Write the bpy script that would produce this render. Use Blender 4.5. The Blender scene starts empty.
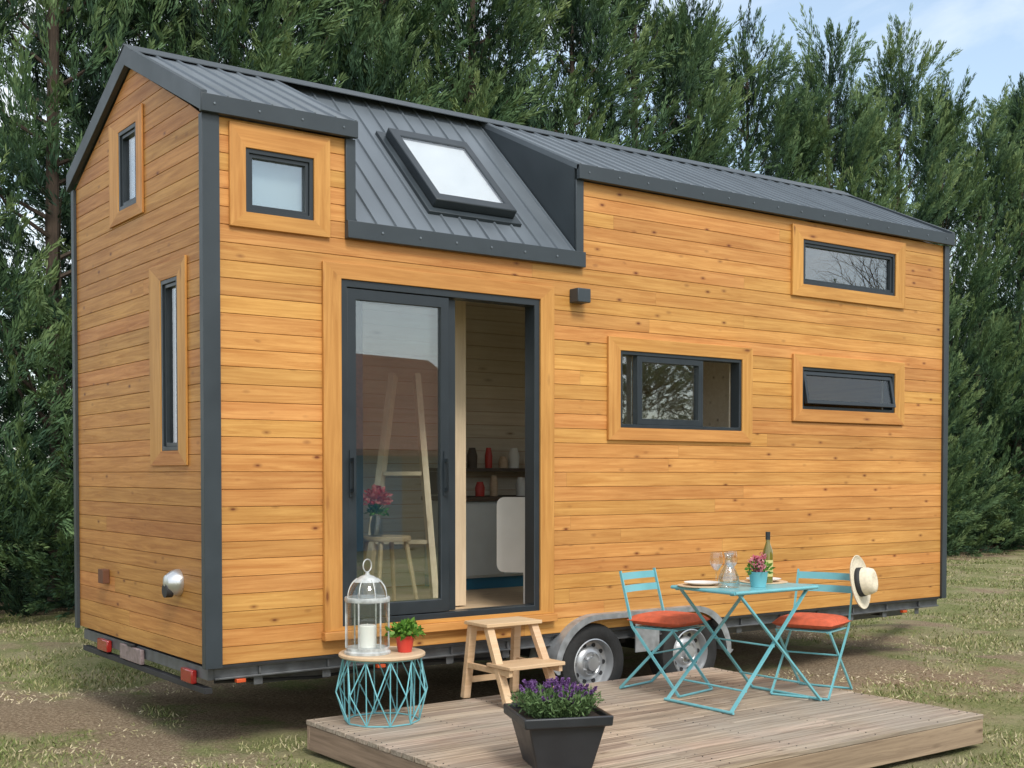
import bpy, bmesh, math, random
import numpy as np
from mathutils import Matrix, Vector
R=math.radians
random.seed(7); rng=np.random.default_rng(7)
scene=bpy.context.scene
COL=scene.collection

# ------------------------------------------------------------------ materials
def nmat(name):
    m=bpy.data.materials.new(name); m.use_nodes=True
    nt=m.node_tree; b=nt.nodes['Principled BSDF']
    return m,nt,b
def N(nt,t,**k):
    n=nt.nodes.new(t)
    for a,v in k.items(): setattr(n,a,v)
    return n
def L(nt,a,b): nt.links.new(a,b)
def ramp(nt,src,stops):
    r=N(nt,'ShaderNodeValToRGB'); L(nt,src,r.inputs[0])
    e=r.color_ramp.elements
    while len(e)<len(stops): e.new(0.5)
    for i,(p,c) in enumerate(stops):
        e[i].position=p; e[i].color=(*c,1) if len(c)==3 else c
    return r.outputs[0]
def mixc(nt,f,a,b,mode='MIX'):
    m=N(nt,'ShaderNodeMix',data_type='RGBA',blend_type=mode)
    for s,v in ((m.inputs[0],f),(m.inputs[6],a),(m.inputs[7],b)):
        if hasattr(v,'is_output'): L(nt,v,s)
        elif isinstance(v,(int,float)): s.default_value=v
        else: s.default_value=(*v,1)
    return m.outputs[2]
def simple(name,col,rough=.5,metal=0,var=.12,scale=6,bump=0.0,bscale=60,coat=0,spec=None,stretch=None,trans=0):
    m,nt,b=nmat(name)
    tc=N(nt,'ShaderNodeTexCoord'); mp=N(nt,'ShaderNodeMapping'); L(nt,tc.outputs['Object'],mp.inputs[0])
    if stretch: mp.inputs['Scale'].default_value=stretch
    n=N(nt,'ShaderNodeTexNoise'); n.inputs['Scale'].default_value=scale; n.inputs['Detail'].default_value=6
    L(nt,mp.outputs[0],n.inputs['Vector'])
    lo=tuple(c*(1-var) for c in col); hi=tuple(min(1,c*(1+var)) for c in col)
    L(nt,ramp(nt,n.outputs[0],[(.3,lo),(.7,hi)]),b.inputs['Base Color'])
    r=N(nt,'ShaderNodeMapRange'); L(nt,n.outputs[0],r.inputs[0]); r.inputs[1].default_value=.3; r.inputs[2].default_value=.7
    r.inputs[3].default_value=max(.02,rough-.07); r.inputs[4].default_value=min(1,rough+.08)
    L(nt,r.outputs[0],b.inputs['Roughness']); b.inputs['Metallic'].default_value=metal
    b.inputs['Coat Weight'].default_value=coat
    if spec is not None: b.inputs['Specular IOR Level'].default_value=spec
    if bump>0:
        n2=N(nt,'ShaderNodeTexNoise'); n2.inputs['Scale'].default_value=bscale; n2.inputs['Detail'].default_value=4
        L(nt,mp.outputs[0],n2.inputs['Vector'])
        bp=N(nt,'ShaderNodeBump'); bp.inputs['Strength'].default_value=bump; bp.inputs['Distance'].default_value=.01
        L(nt,n2.outputs[0],bp.inputs['Height']); L(nt,bp.outputs[0],b.inputs['Normal'])
    if trans:
        tr=N(nt,'ShaderNodeBsdfTranslucent'); tr.inputs[0].default_value=(*col,1); mx=N(nt,'ShaderNodeMixShader'); mx.inputs[0].default_value=trans
        o=nt.nodes['Material Output']; L(nt,b.outputs[0],mx.inputs[1]); L(nt,tr.outputs[0],mx.inputs[2]); L(nt,mx.outputs[0],o.inputs[0])
    return m
def wood(name,c1,c2,ck,along=0,rough=.5,s=(1.4,26),knots=True,vv=.34,weather=None,coat=0.0,knd=(2.6,9.0),hue=.010,gate=.5,span=(.36,.64)):
    m,nt,b=nmat(name)
    tc=N(nt,'ShaderNodeTexCoord'); at=N(nt,'ShaderNodeAttribute',attribute_name='rnd')
    def mapped(sa,so):
        mp=N(nt,'ShaderNodeMapping'); L(nt,tc.outputs['Object'],mp.inputs[0])
        v=[so]*3; v[along]=sa; mp.inputs['Scale'].default_value=v
        sc=N(nt,'ShaderNodeVectorMath',operation='SCALE'); sc.inputs[0].default_value=(53,31,17); L(nt,at.outputs['Fac'],sc.inputs['Scale'])
        ad=N(nt,'ShaderNodeVectorMath',operation='ADD'); L(nt,mp.outputs[0],ad.inputs[0]); L(nt,sc.outputs[0],ad.inputs[1])
        return ad.outputs[0]
    v1=mapped(*s)
    n=N(nt,'ShaderNodeTexNoise'); n.inputs['Scale'].default_value=1; n.inputs['Detail'].default_value=8; n.inputs['Roughness'].default_value=.70; n.inputs['Distortion'].default_value=.6
    L(nt,v1,n.inputs['Vector'])
    col=ramp(nt,n.outputs[0],[(span[0],c2),(sum(span)/2,tuple((a+b_)/2 for a,b_ in zip(c1,c2))),(span[1],c1)])
    if knots:
        v2=mapped(*knd)
        vo=N(nt,'ShaderNodeTexVoronoi'); vo.inputs['Scale'].default_value=1; L(nt,v2,vo.inputs['Vector'])
        sp=N(nt,'ShaderNodeSeparateColor'); L(nt,vo.outputs['Color'],sp.inputs[0])
        g=N(nt,'ShaderNodeMath',operation='GREATER_THAN'); g.inputs[1].default_value=gate; L(nt,sp.outputs[0],g.inputs[0])
        k=ramp(nt,vo.outputs['Distance'],[(.05,(1,1,1)),(.09,(.45,.45,.45)),(.19,(0,0,0))])
        mm=N(nt,'ShaderNodeMath',operation='MULTIPLY'); L(nt,k,mm.inputs[0]); L(nt,g.outputs[0],mm.inputs[1])
        col=mixc(nt,mm.outputs[0],col,ck)
    hs=N(nt,'ShaderNodeHueSaturation'); L(nt,col,hs.inputs['Color'])
    mr=N(nt,'ShaderNodeMapRange'); L(nt,at.outputs['Fac'],mr.inputs[0]); mr.inputs[3].default_value=1-vv*.5; mr.inputs[4].default_value=1+vv*.5
    L(nt,mr.outputs[0],hs.inputs['Value'])
    f2=N(nt,'ShaderNodeMath',operation='MULTIPLY_ADD'); L(nt,at.outputs['Fac'],f2.inputs[0]); f2.inputs[1].default_value=7.3; f2.inputs[2].default_value=0
    fr=N(nt,'ShaderNodeMath',operation='FRACT'); L(nt,f2.outputs[0],fr.inputs[0])
    mh=N(nt,'ShaderNodeMapRange'); L(nt,fr.outputs[0],mh.inputs[0]); mh.inputs[3].default_value=.5-hue*.6; mh.inputs[4].default_value=.5+hue*.4
    L(nt,mh.outputs[0],hs.inputs['Hue'])
    out=hs.outputs[0]
    n3=N(nt,'ShaderNodeTexNoise'); n3.inputs['Scale'].default_value=1.1; n3.inputs['Detail'].default_value=5; L(nt,tc.outputs['Object'],n3.inputs['Vector'])
    if weather:
        out=mixc(nt,ramp(nt,n3.outputs[0],[(.42,(0,0,0)),(.66,(.7,.7,.7))]),out,weather)
        out=mixc(nt,1.0,out,ramp(nt,n.outputs[0],[(.3,(.62,.60,.58)),(.6,(1.12,1.12,1.12))]),'MULTIPLY')
    else:
        out=mixc(nt,1.0,out,ramp(nt,n3.outputs[0],[(.3,(.88,.85,.82)),(.7,(1.08,1.08,1.08))]),'MULTIPLY')
    L(nt,out,b.inputs['Base Color'])
    rr=N(nt,'ShaderNodeMapRange'); L(nt,n.outputs[0],rr.inputs[0]); rr.inputs[3].default_value=rough+.12; rr.inputs[4].default_value=rough-.08; L(nt,rr.outputs[0],b.inputs['Roughness'])
    bp=N(nt,'ShaderNodeBump'); bp.inputs['Strength'].default_value=.3; bp.inputs['Distance'].default_value=.004; L(nt,n.outputs[0],bp.inputs['Height']); L(nt,bp.outputs[0],b.inputs['Normal'])
    b.inputs['Coat Weight'].default_value=coat; b.inputs['Specular IOR Level'].default_value=.35
    return m
def glass(name,base=.05,tint=(.9,.95,.95),rough=.0,mult=1.0):
    m=bpy.data.materials.new(name); m.use_nodes=True; nt=m.node_tree; nt.nodes.clear()
    o=N(nt,'ShaderNodeOutputMaterial'); mx=N(nt,'ShaderNodeMixShader'); t=N(nt,'ShaderNodeBsdfTransparent'); g=N(nt,'ShaderNodeBsdfGlossy')
    t.inputs[0].default_value=(*tint,1); g.inputs['Roughness'].default_value=rough; g.inputs[0].default_value=(.95,.97,1,1)
    lw=N(nt,'ShaderNodeLayerWeight'); lw.inputs[0].default_value=.5
    pw=N(nt,'ShaderNodeMath',operation='POWER'); L(nt,lw.outputs['Facing'],pw.inputs[0]); pw.inputs[1].default_value=5
    ma=N(nt,'ShaderNodeMath',operation='MULTIPLY_ADD'); L(nt,pw.outputs[0],ma.inputs[0]); ma.inputs[1].default_value=mult; ma.inputs[2].default_value=base; ma.use_clamp=True
    L(nt,ma.outputs[0],mx.inputs[0]); L(nt,t.outputs[0],mx.inputs[1]); L(nt,g.outputs[0],mx.inputs[2]); L(nt,mx.outputs[0],o.inputs[0])
    return m
def attrcol(name,stops,rough=.6,trans=0.0,attr='rnd',objvar=0):
    m,nt,b=nmat(name); at=N(nt,'ShaderNodeAttribute',attribute_name=attr)
    c=ramp(nt,at.outputs['Fac'],stops)
    if objvar:
        oi=N(nt,'ShaderNodeObjectInfo'); hs=N(nt,'ShaderNodeHueSaturation'); L(nt,c,hs.inputs['Color'])
        a=N(nt,'ShaderNodeMapRange'); L(nt,oi.outputs['Random'],a.inputs[0]); a.inputs[3].default_value=1-objvar; a.inputs[4].default_value=1+objvar; L(nt,a.outputs[0],hs.inputs['Value'])
        a=N(nt,'ShaderNodeMapRange'); L(nt,oi.outputs['Random'],a.inputs[0]); a.inputs[3].default_value=.52; a.inputs[4].default_value=.495; L(nt,a.outputs[0],hs.inputs['Hue'])
        c=hs.outputs[0]
    L(nt,c,b.inputs['Base Color']); b.inputs['Roughness'].default_value=rough
    b.inputs['Specular IOR Level'].default_value=.2
    if trans>0:
        tr=N(nt,'ShaderNodeBsdfTranslucent'); L(nt,c,tr.inputs[0]); mx=N(nt,'ShaderNodeMixShader'); mx.inputs[0].default_value=trans
        o=nt.nodes['Material Output']; L(nt,b.outputs[0],mx.inputs[1]); L(nt,tr.outputs[0],mx.inputs[2]); L(nt,mx.outputs[0],o.inputs[0])
    return m

M={}
M['clad']=wood('larch_cladding',(.66,.345,.102),(.475,.208,.049),(.17,.052,.014),0,.5,s=(1.6,36),vv=.24,knd=(4.6,10.0),gate=.28,hue=.013)
M['cladY']=wood('larch_cladding_gable_shaded',(.56,.272,.074),(.37,.152,.034),(.15,.045,.013),1,.5,s=(1.6,36),vv=.24,knd=(4.6,10.0),gate=.28,hue=.013)  # same larch as the front, coloured darker for the gable's shade
M['casH']=wood('casing_wood_h',(.62,.315,.088),(.47,.21,.049),(.20,.07,.018),0,.48,vv=.12)
M['casV']=wood('casing_wood_v',(.62,.315,.088),(.47,.21,.049),(.20,.07,.018),2,.48,vv=.12)
M['back']=simple('backing',(.12,.055,.02),.9)
M['anth']=simple('anthracite_metal',(.034,.044,.052),.42,.0,var=.15,scale=3)
M['frame']=simple('anthracite_frame',(.020,.027,.033),.36,.0,var=.1)
M['roof']=simple('roof_metal',(.135,.157,.178),.38,.2,var=.15,scale=1.2,stretch=(3,1,1))
M['pale']=wood('pale_pine',(.86,.78,.64),(.76,.66,.50),(.40,.30,.20),0,.6,vv=.10)
M['paleV']=wood('pale_pine_upright',(.78,.64,.45),(.66,.52,.35),(.35,.25,.16),2,.6,vv=.10)
M['floor']=wood('floor_wood',(.60,.45,.30),(.48,.35,.22),(.15,.09,.05),0,.5)
M['glassd']=glass('door_glass',.12,(.93,.95,.94),0,1.2)
M['glassw']=glass('window_glass',.17,(.86,.90,.90),0,1.2)
M['glassl']=glass('low_window_glass',.05,(.80,.84,.84),0,1.0)
M['glassk']=glass('skylight_glass',.13,(.97,.98,.98),0,1.2)
M['glassc']=glass('clear_glass',.04,(.95,.97,.97),0,.9)
M['glasst']=glass('tumbler_glass',.10,(.94,.96,.96),.02,1.2)
M['white']=simple('white_paint',(.80,.80,.78),.4,var=.03)
M['blind']=simple('white_blind',(.78,.80,.81),.7,var=.03,trans=.2)
M['blind2']=simple('grey_blind',(.50,.53,.54),.7,var=.05)
M['galv']=simple('galvanised_steel',(.40,.42,.44),.45,.6,var=.25,scale=14)
M['rail']=simple('weathered_steel',(.13,.135,.14),.5,.4,var=.3,scale=10)
M['dark']=simple('dark_steel',(.03,.03,.032),.6,.2,var=.3)
M['rubber']=simple('rubber',(.022,.022,.022),.75,var=.3,scale=20,bump=.3)
M['rim']=simple('rim_steel',(.48,.49,.50),.35,.6,var=.1)
M['red']=simple('red_lens',(.28,.015,.012),.15,coat=.5)
M['amber']=simple('amber_lens',(.55,.08,.02),.2,coat=.6)
M['turq']=simple('turquoise_paint',(.16,.45,.50),.38,var=.08,coat=.2)
M['cush']=simple('terracotta_fabric',(.60,.115,.05),.9,var=.16,scale=30,bump=.5,bscale=300)
M['deck']=wood('deck_boards',(.46,.355,.26),(.26,.19,.135),(.12,.075,.05),0,.7,s=(1.2,40),vv=.46,weather=(.345,.305,.255),hue=.014,gate=.4)
M['deckE']=wood('deck_edge',(.38,.28,.19),(.22,.155,.105),(.08,.05,.03),0,.75,s=(1.2,24),vv=.2)
M['deckEY']=wood('deck_edge_side',(.35,.25,.175),(.20,.14,.095),(.08,.05,.03),1,.75,s=(1.2,24),vv=.2)
M['beech']=wood('stool_wood',(.68,.49,.31),(.56,.38,.22),(.3,.18,.1),0,.45,knots=False,vv=.1)
M['topw']=wood('table_top_wood',(.70,.53,.36),(.58,.42,.27),(.3,.18,.1),0,.5,knots=False,vv=.1)
M['wax']=simple('candle_wax',(.85,.83,.76),.5,var=.03)
M['lant']=simple('lantern_metal',(.50,.52,.51),.5,.25,var=.35,scale=22)
M['pot']=simple('black_pot',(.022,.024,.028),.42,var=.1,bump=.05)
M['soil']=simple('soil',(.03,.02,.013),.95,bump=.8,bscale=80)
M['redpot']=simple('red_pot',(.55,.045,.03),.35,var=.08)
M['bark']=simple('bark',(.07,.05,.036),.9,var=.4,scale=9,bump=.8,bscale=30,stretch=(4,4,.6))
M['leafL']=attrcol('lavender_leaf',[(0,(.05,.095,.035)),(1,(.17,.26,.10))],.6,.2)
M['lav']=attrcol('lavender_flower',[(0,(.09,.035,.13)),(1,(.28,.15,.36))],.7,.2)
M['leafG']=attrcol('potted_leaf',[(0,(.05,.15,.02)),(1,(.20,.38,.06))],.45,.3)
M['pink']=attrcol('pink_flower',[(0,(.60,.12,.20)),(1,(.88,.45,.50))],.6,.3)
M['rose']=attrcol('red_pink_flower',[(0,(.55,.03,.04)),(1,(.90,.35,.30))],.6,.3)
M['bottle']=simple('bottle_glass',(.17,.14,.018),.08,coat=1.0)
M['label']=simple('label_paper',(.62,.52,.20),.6)
M['wine']=simple('rose_wine',(.82,.58,.50),.1,coat=1)
M['straw']=simple('straw_hat',(.76,.67,.51),.85,var=.10,scale=60,bump=.5,bscale=200)
M['ribbon']=simple('black_ribbon',(.02,.02,.022),.7)
M['cabin']=simple('cabinet_grey_blue',(.60,.66,.68),.5,var=.05)
M['blue']=simple('blue_paint',(.03,.17,.30),.5,var=.1)
M['darkshelf']=simple('dark_shelf',(.10,.075,.055),.6)
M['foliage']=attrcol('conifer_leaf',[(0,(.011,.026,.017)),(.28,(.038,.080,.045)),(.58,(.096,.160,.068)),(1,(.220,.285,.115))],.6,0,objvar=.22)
M['grass']=attrcol('grass_blade',[(0,(.09,.13,.035)),(.42,(.19,.22,.075)),(.60,(.36,.33,.16)),(1,(.60,.51,.35))],.7,0)
M['roofT']=simple('terracotta_tiles',(.26,.10,.06),.8,var=.35,scale=9)
M['render']=simple('rendered_wall',(.20,.17,.13),.85,var=.1)
M['vent']=simple('vent_aluminium',(.62,.63,.64),.28,.85,var=.08)
M['brown']=simple('brown_socket',(.12,.045,.02),.6)
M['plate']=simple('plate_dull',(.24,.18,.18),.4,var=.35,scale=30)

# ------------------------------------------------------------------ mesh builder
class B:
    def __init__(s):
        s.bm=bmesh.new(); s.lay=s.bm.faces.layers.float.new('rnd'); s.M=Matrix.Identity(4); s.mi=0; s.r=None
    def v(s,p): return s.bm.verts.new(s.M@Vector(p))
    def f(s,vs,r=None):
        try: fc=s.bm.faces.new(vs)
        except ValueError: return None
        fc[s.lay]=r if r is not None else (s.r if s.r is not None else 0.5); fc.material_index=s.mi; fc.smooth=True
        return fc
    def hexa(s,v,r=None):
        for q in ((0,2,3,1),(4,5,7,6),(0,1,5,4),(2,6,7,3),(0,4,6,2),(1,3,7,5)): s.f([v[i] for i in q],r)
    def box(s,x0,x1,y0,y1,z0,z1,r=None,T=None):
        if r is None: r=random.random()
        P=[(x,y,z) for z in (z0,z1) for y in (y0,y1) for x in (x0,x1)]
        if T is not None: P=[T@Vector(p) for p in P]
        s.hexa([s.v(p) for p in P],r)
    def beam(s,p1,p2,w,d,up=(0,0,1),r=None):
        p1=Vector(p1);p2=Vector(p2); z=(p2-p1); l=z.length; z.normalize()
        x=Vector(up).cross(z)
        if x.length<1e-4: x=Vector((1,0,0))
        x.normalize(); y=z.cross(x)
        T=Matrix((( x.x,y.x,z.x,p1.x),(x.y,y.y,z.y,p1.y),(x.z,y.z,z.z,p1.z),(0,0,0,1)))
        s.box(-w/2,w/2,-d/2,d/2,0,l,r,T)
    def lathe(s,prof,seg=24,T=None,r=.5):
        rings=[]
        T=T or Matrix.Identity(4)
        for (rad,z) in prof:
            if rad<1e-6: rings.append([s.v(T@Vector((0,0,z)))])
            else: rings.append([s.v(T@Vector((rad*math.cos(2*math.pi*i/seg),rad*math.sin(2*math.pi*i/seg),z))) for i in range(seg)])
        for a,b in zip(rings,rings[1:]):
            for i in range(seg):
                j=(i+1)%seg
                if len(a)==1 and len(b)==1: continue
                if len(a)==1: s.f([a[0],b[j],b[i]][::-1],r)
                elif len(b)==1: s.f([a[i],a[j],b[0]],r)
                else: s.f([a[i],a[j],b[j],b[i]],r)
    def tube(s,pts,rad,seg=8,closed=False,r=.5,cap=True):
        pts=[Vector(p) for p in pts]; n=len(pts); rings=[]; up=None
        for i,p in enumerate(pts):
            if closed: t=(pts[(i+1)%n]-pts[i-1])
            else: t=(pts[min(i+1,n-1)]-pts[max(i-1,0)])
            t.normalize()
            if up is None: up=t.orthogonal().normalized()
            else:
                up=(up-t*up.dot(t))
                if up.length<1e-5: up=t.orthogonal()
                up.normalize()
            sd=t.cross(up); rr=rad[i] if isinstance(rad,(list,tuple)) else rad
            rings.append([s.v(p+(up*math.cos(2*math.pi*k/seg)+sd*math.sin(2*math.pi*k/seg))*rr) for k in range(seg)])
        rg=rings+([rings[0]] if closed else [])
        for a,b in zip(rg,rg[1:]):
            for k in range(seg): s.f([a[k],a[(k+1)%seg],b[(k+1)%seg],b[k]],r)
        if cap and not closed: s.f(rings[0][::-1],r); s.f(rings[-1],r)
    def prism(s,poly,fn,a,b,r=.5):
        va=[s.v(fn(u,w,a)) for u,w in poly]; vb=[s.v(fn(u,w,b)) for u,w in poly]
        s.f(va[::-1],r); s.f(vb,r)
        n=len(poly)
        for i in range(n): s.f([va[i],va[(i+1)%n],vb[(i+1)%n],vb[i]],r)
    def frame(s,fn,o,i,w0,w1,two=False):
        def c(q): return [(q[0],q[2]),(q[1],q[2]),(q[1],q[3]),(q[0],q[3])]
        O=[[s.v(fn(u,w,z)) for u,z in c(o)] for w in (w0,w1)]; I=[[s.v(fn(u,w,z)) for u,z in c(i)] for w in (w0,w1)]
        for k in range(4):
            j=(k+1)%4; s.mi=(1 if k in (0,2) else 0) if two else 0; r=random.random()
            s.f([O[1][k],O[1][j],I[1][j],I[1][k]],r); s.f([O[0][j],O[0][k],I[0][k],I[0][j]],r)
            s.f([O[0][k],O[0][j],O[1][j],O[1][k]],r); s.f([I[0][j],I[0][k],I[1][k],I[1][j]],r)
        s.mi=0
    def done(s,name,mats,parent=None,bevel=0,label=None,ang=35,solid=0):
        bmesh.ops.recalc_face_normals(s.bm,faces=s.bm.faces)
        me=bpy.data.meshes.new(name); s.bm.to_mesh(me); s.bm.free()
        me.set_sharp_from_angle(angle=R(ang))
        for m in (mats if isinstance(mats,(list,tuple)) else [mats]): me.materials.append(M[m] if isinstance(m,str) else m)
        o=bpy.data.objects.new(name,me); COL.objects.link(o)
        if parent: o.parent=parent
        if label: o['label']=label
        if solid: md=o.modifiers.new('s','SOLIDIFY'); md.thickness=solid
        if bevel: md=o.modifiers.new('b','BEVEL'); md.width=bevel; md.segments=2; md.limit_method='ANGLE'; md.angle_limit=R(40)
        return o
def thing(name,label,cat,loc=(0,0,0),rot=0,group=None):
    e=bpy.data.objects.new(name,None); e.empty_display_size=.2; COL.objects.link(e)
    e.location=loc; e.rotation_euler=(0,0,rot); e['label']=label; e['category']=cat
    if group: e['group']=group
    return e
def tag(o,label,cat,group=None):
    o['label']=label; o['category']=cat
    if group: o['group']=group
def copy_thing(src,loc,rot,label=None,scale=None):
    n=src.copy(); COL.objects.link(n); n.location=loc; n.rotation_euler=(0,0,rot)
    if scale: n.scale=scale
    if label: n['label']=label
    def rec(a,b):
        for c in [c for c in bpy.data.objects if c.parent==a]:
            k=c.copy(); k.parent=b; COL.objects.link(k); rec(c,k)
    rec(src,n); return n
def cards(name,P,D,Ln,Wd,rnd,mat,parent=None):
    n=len(P); D=D/np.linalg.norm(D,axis=1,keepdims=True)
    side=rng.normal(size=(n,3))
    S=np.cross(D,side); S/=np.linalg.norm(S,axis=1,keepdims=True)+1e-9
    Wd=Wd[:,None];Ln=Ln[:,None]
    m1=P+D*Ln*.5; tip=P+D*Ln
    V=np.stack([P-S*Wd*.25,P+S*Wd*.25,m1+S*Wd*.5,m1-S*Wd*.5,tip],1)
    me=bpy.data.meshes.new(name)
    me.vertices.add(n*5); me.vertices.foreach_set('co',V.reshape(-1).astype(np.float32))
    base=np.arange(n)[:,None]*5
    li=np.concatenate([base+np.array([[0,1,2,3]]),base+np.array([[3,2,4]])],1).reshape(-1)
    me.loops.add(n*7); me.loops.foreach_set('vertex_index',li.astype(np.int32))
    me.polygons.add(n*2)
    st=np.stack([np.arange(n)*7,np.arange(n)*7+4],1).reshape(-1)
    me.polygons.foreach_set('loop_start',st.astype(np.int32))
    me.update(calc_edges=True); me.validate()
    a=me.attributes.new('rnd','FLOAT','FACE'); a.data.foreach_set('value',np.repeat(rnd,2).astype(np.float32))
    me.materials.append(mat)
    o=bpy.data.objects.new(name,me); COL.objects.link(o)
    if parent: o.parent=parent
    return o

# ------------------------------------------------------------------ HOUSE
W=2.5; LX=7.25; ZB=.55; ZE=3.82; ZP=4.41; SL=(ZP-ZE)/1.25
house=thing('tiny_house','larch-clad tiny house on a galvanised trailer, grey metal roof','tiny house')
def TF(u,w,z): return (u,-w,z)
def TG(u,w,z): return (-w,u,z)
def tbox(b,T,u0,u1,w0,w1,z0,z1,r=None):
    if T is TF: b.box(u0,u1,-w1,-w0,z0,z1,r)
    else: b.box(-w1,-w0,u0,u1,z0,z1,r)
def planks(T,u0,u1,z0,z1,holes,clip=None,h=.1055):
    b=B(); z=z0
    while z<z1-1e-4:
        ze=min(z+h,z1)
        cuts=sorted({z,ze}|{q for hh in holes for q in (hh[2],hh[3]) if z+1e-3<q<ze-1e-3})
        j=[u0]; x=u0+random.uniform(1.0,5.0)
        while x<u1-.5: j.append(x); x+=random.uniform(3.6,5.2)
        j.append(u1)
        rs=[random.random() for _ in j]
        for a,c in zip(cuts,cuts[1:]):
            mid=(a+c)/2
            iv=[]
            hs=sorted([(hh[0],hh[1]) for hh in holes if hh[2]<mid<hh[3]])
            for k,(p,q) in enumerate(zip(j,j[1:])):
                s=p
                for (ha,hb) in hs:
                    if hb<=s or ha>=q: continue
                    if ha>s: iv.append((s,ha,rs[k]))
                    s=max(s,hb)
                if s<q: iv.append((s,q,rs[k]))
            prof=[]
            if a==z: prof+=[(a+.0006,-.010),(a+.0015,-.0022),(a+.0030,0)]
            else: prof+=[(a,0)]
            if c==ze: prof+=[(c-.0030,0),(c-.0015,-.0022),(c-.0006,-.010)]
            else: prof+=[(c,0)]
            for (s,e,r) in iv:
                if clip and (min(e,clip(a)[1])-max(s,clip(a)[0]))<.01: continue
                rows=[]
                for (zz,ww) in prof:
                    lo=s+.0005; hi=e-.0005
                    if clip: cl=clip(zz); lo=max(lo,cl[0]); hi=min(hi,cl[1])
                    if hi<=lo: hi=lo+.0001
                    rows.append((b.v(T(lo,ww,zz)),b.v(T(hi,ww,zz))))
                for (p,q) in zip(rows,rows[1:]): b.f([p[0],p[1],q[1],q[0]],r)
        z=ze
    return b
def backing(b,T,u0,u1,z0,z1,holes,w0=-.11,w1=-.0125):
    us=sorted({u0,u1}|{q for h in holes for q in h[:2] if u0<q<u1}); zs=sorted({z0,z1}|{q for h in holes for q in h[2:] if z0<q<z1})
    for a,c in zip(us,us[1:]):
        for d,e in zip(zs,zs[1:]):
            m=((a+c)/2,(d+e)/2)
            if any(h[0]<m[0]<h[1] and h[2]<m[1]<h[3] for h in holes): continue
            tbox(b,T,a,c,w0,w1,d,e)
FW={'small':((.25,.71,3.27,3.66),(.15,.82,3.18,3.80)),
    'mid':((3.225,4.525,2.04,2.62),(3.11,4.64,1.95,2.715)),
    'up':((5.24,6.48,3.285,3.665),(5.11,6.615,3.185,3.775)),
    'low':((5.24,6.485,2.24,2.60),(5.13,6.615,2.14,2.70))}
GW={'up':((1.12,1.48,3.49,4.03),(1.01,1.67,3.41,4.12)),
    'low':((.41,.70,1.84,2.925),(.275,.90,1.75,3.03))}
DOOR=(.89,2.48,.72,2.935)
holesF=[v[0] for v in FW.values()]+[DOOR,(.96,2.84,3.22,4.0)]
ins=lambda h:(h[0]+.004,h[1]-.004,h[2]+.004,h[3]-.004)
HF=[ins(h) for h in holesF[:-1]]+[holesF[-1]]
wf=planks(TF,.06,LX-.03,ZB,ZE,HF).done('front_wall','clad',house,ang=12)
b=B(); backing(b,TF,.04,LX-.12,ZB,ZE,HF); b.done('wall_backing','back',wf)
b=B(); backing(b,TF,.13,LX-.12,.71,ZE,HF,-.125,-.1115); b.done('wall_lining','pale',wf)
clipG=lambda z:((.0 if z<ZE else (z-ZE)/SL),(2.5 if z<ZE else 2.5-(z-ZE)/SL))
wg=planks(TG,.03,2.49,ZB,ZP-.005,[ins(v[0]) for v in GW.values()],clip=clipG).done('gable_wall','cladY',house,ang=12)
b=B(); hg=[ins(v[0]) for v in GW.values()]
backing(b,TG,.12,2.39,ZB,ZE-.02,hg)
g=GW['up'][0]
for (p) in ([( .10,ZE-.02),(g[0],ZE-.02),(g[0],ZE+SL*g[0]-.02),(.10,ZE+.02)],[(g[1],ZE-.02),(2.40,ZE-.02),(2.40,ZE+.02),(g[1],ZE+SL*(2.5-g[1])-.02)],[(g[0],g[3]),(g[1],g[3]),(g[1],ZE+SL*(2.5-g[1])-.02),(1.25,ZP-.02),(g[0],ZE+SL*g[0]-.02)]):
    b.prism(p,lambda u,w,t:(t,u,w),.0125,.11)
b.done('wall_backing','back',wg)
b=B()
b.box(.013,.40,2.40,2.5,ZB,ZE); b.box(2.0,LX,2.40,2.5,ZB,ZE); b.box(.40,2.0,2.40,2.5,ZB,1.5); b.box(.40,2.0,2.40,2.5,2.9,ZE)  # rear window opening is unseen, added to let daylight into the room
rw=b.done('rear_wall','clad',house)
b=B(); b.frame(lambda u,w,z:(u,2.45+w,z),(.40,2.0,1.5,2.9),(.46,1.94,1.56,2.84),-.04,.045); b.done('added_light_window_frame','frame',rw)
b=B(); b.prism([(.013,ZB),(2.39,ZB),(2.39,ZE),(1.25,ZP-.02),(.013,ZE-.02)],lambda u,w,t:(t,u,w),LX-.09,LX); b.done('end_wall','cladY',house)
b=B(); b.box(.12,LX-.1,.13,2.39,ZB,ZB+.15); b.done('floor','floor',house)
b=B()
z=.71
while z<3.9:
    zz=min(z+.118,3.9)
    if zz<1.5 or z>2.9: b.box(.14,LX-.1,2.375,2.395,z+.002,zz)
    else: b.box(2.0,LX-.1,2.375,2.395,z+.002,zz)
    z+=.12
b.done('interior_wall','pale',house)
b=B(); b.box(4.85,4.91,.13,2.37,.71,3.7); b.done('partition_wall','pale',house)
b=B(); b.box(2.18,2.34,.72,.78,.71,3.3); b.done('interior_post','paleV',house)
def prismT(poly):
    bb=B(); bb.prism(poly,lambda u,w,t:(u,w,t),ZB-.015,ZE); return bb
prismT([(-.024,-.024),(.085,-.024),(.085,-.001),(-.001,-.001),(-.001,.028),(-.024,.028)]).done('corner_trim','anth',house,bevel=.002)
prismT([(LX-.05,-.024),(LX+.02,-.024),(LX+.02,.06),(LX+.001,.06),(LX+.001,-.001),(LX-.05,-.001)]).done('corner_trim','anth',house,bevel=.002)
b=B(); b.box(-.024,-.001,2.46,2.52,ZB-.015,ZE); b.done('corner_trim','anth',house,bevel=.002)
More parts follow.
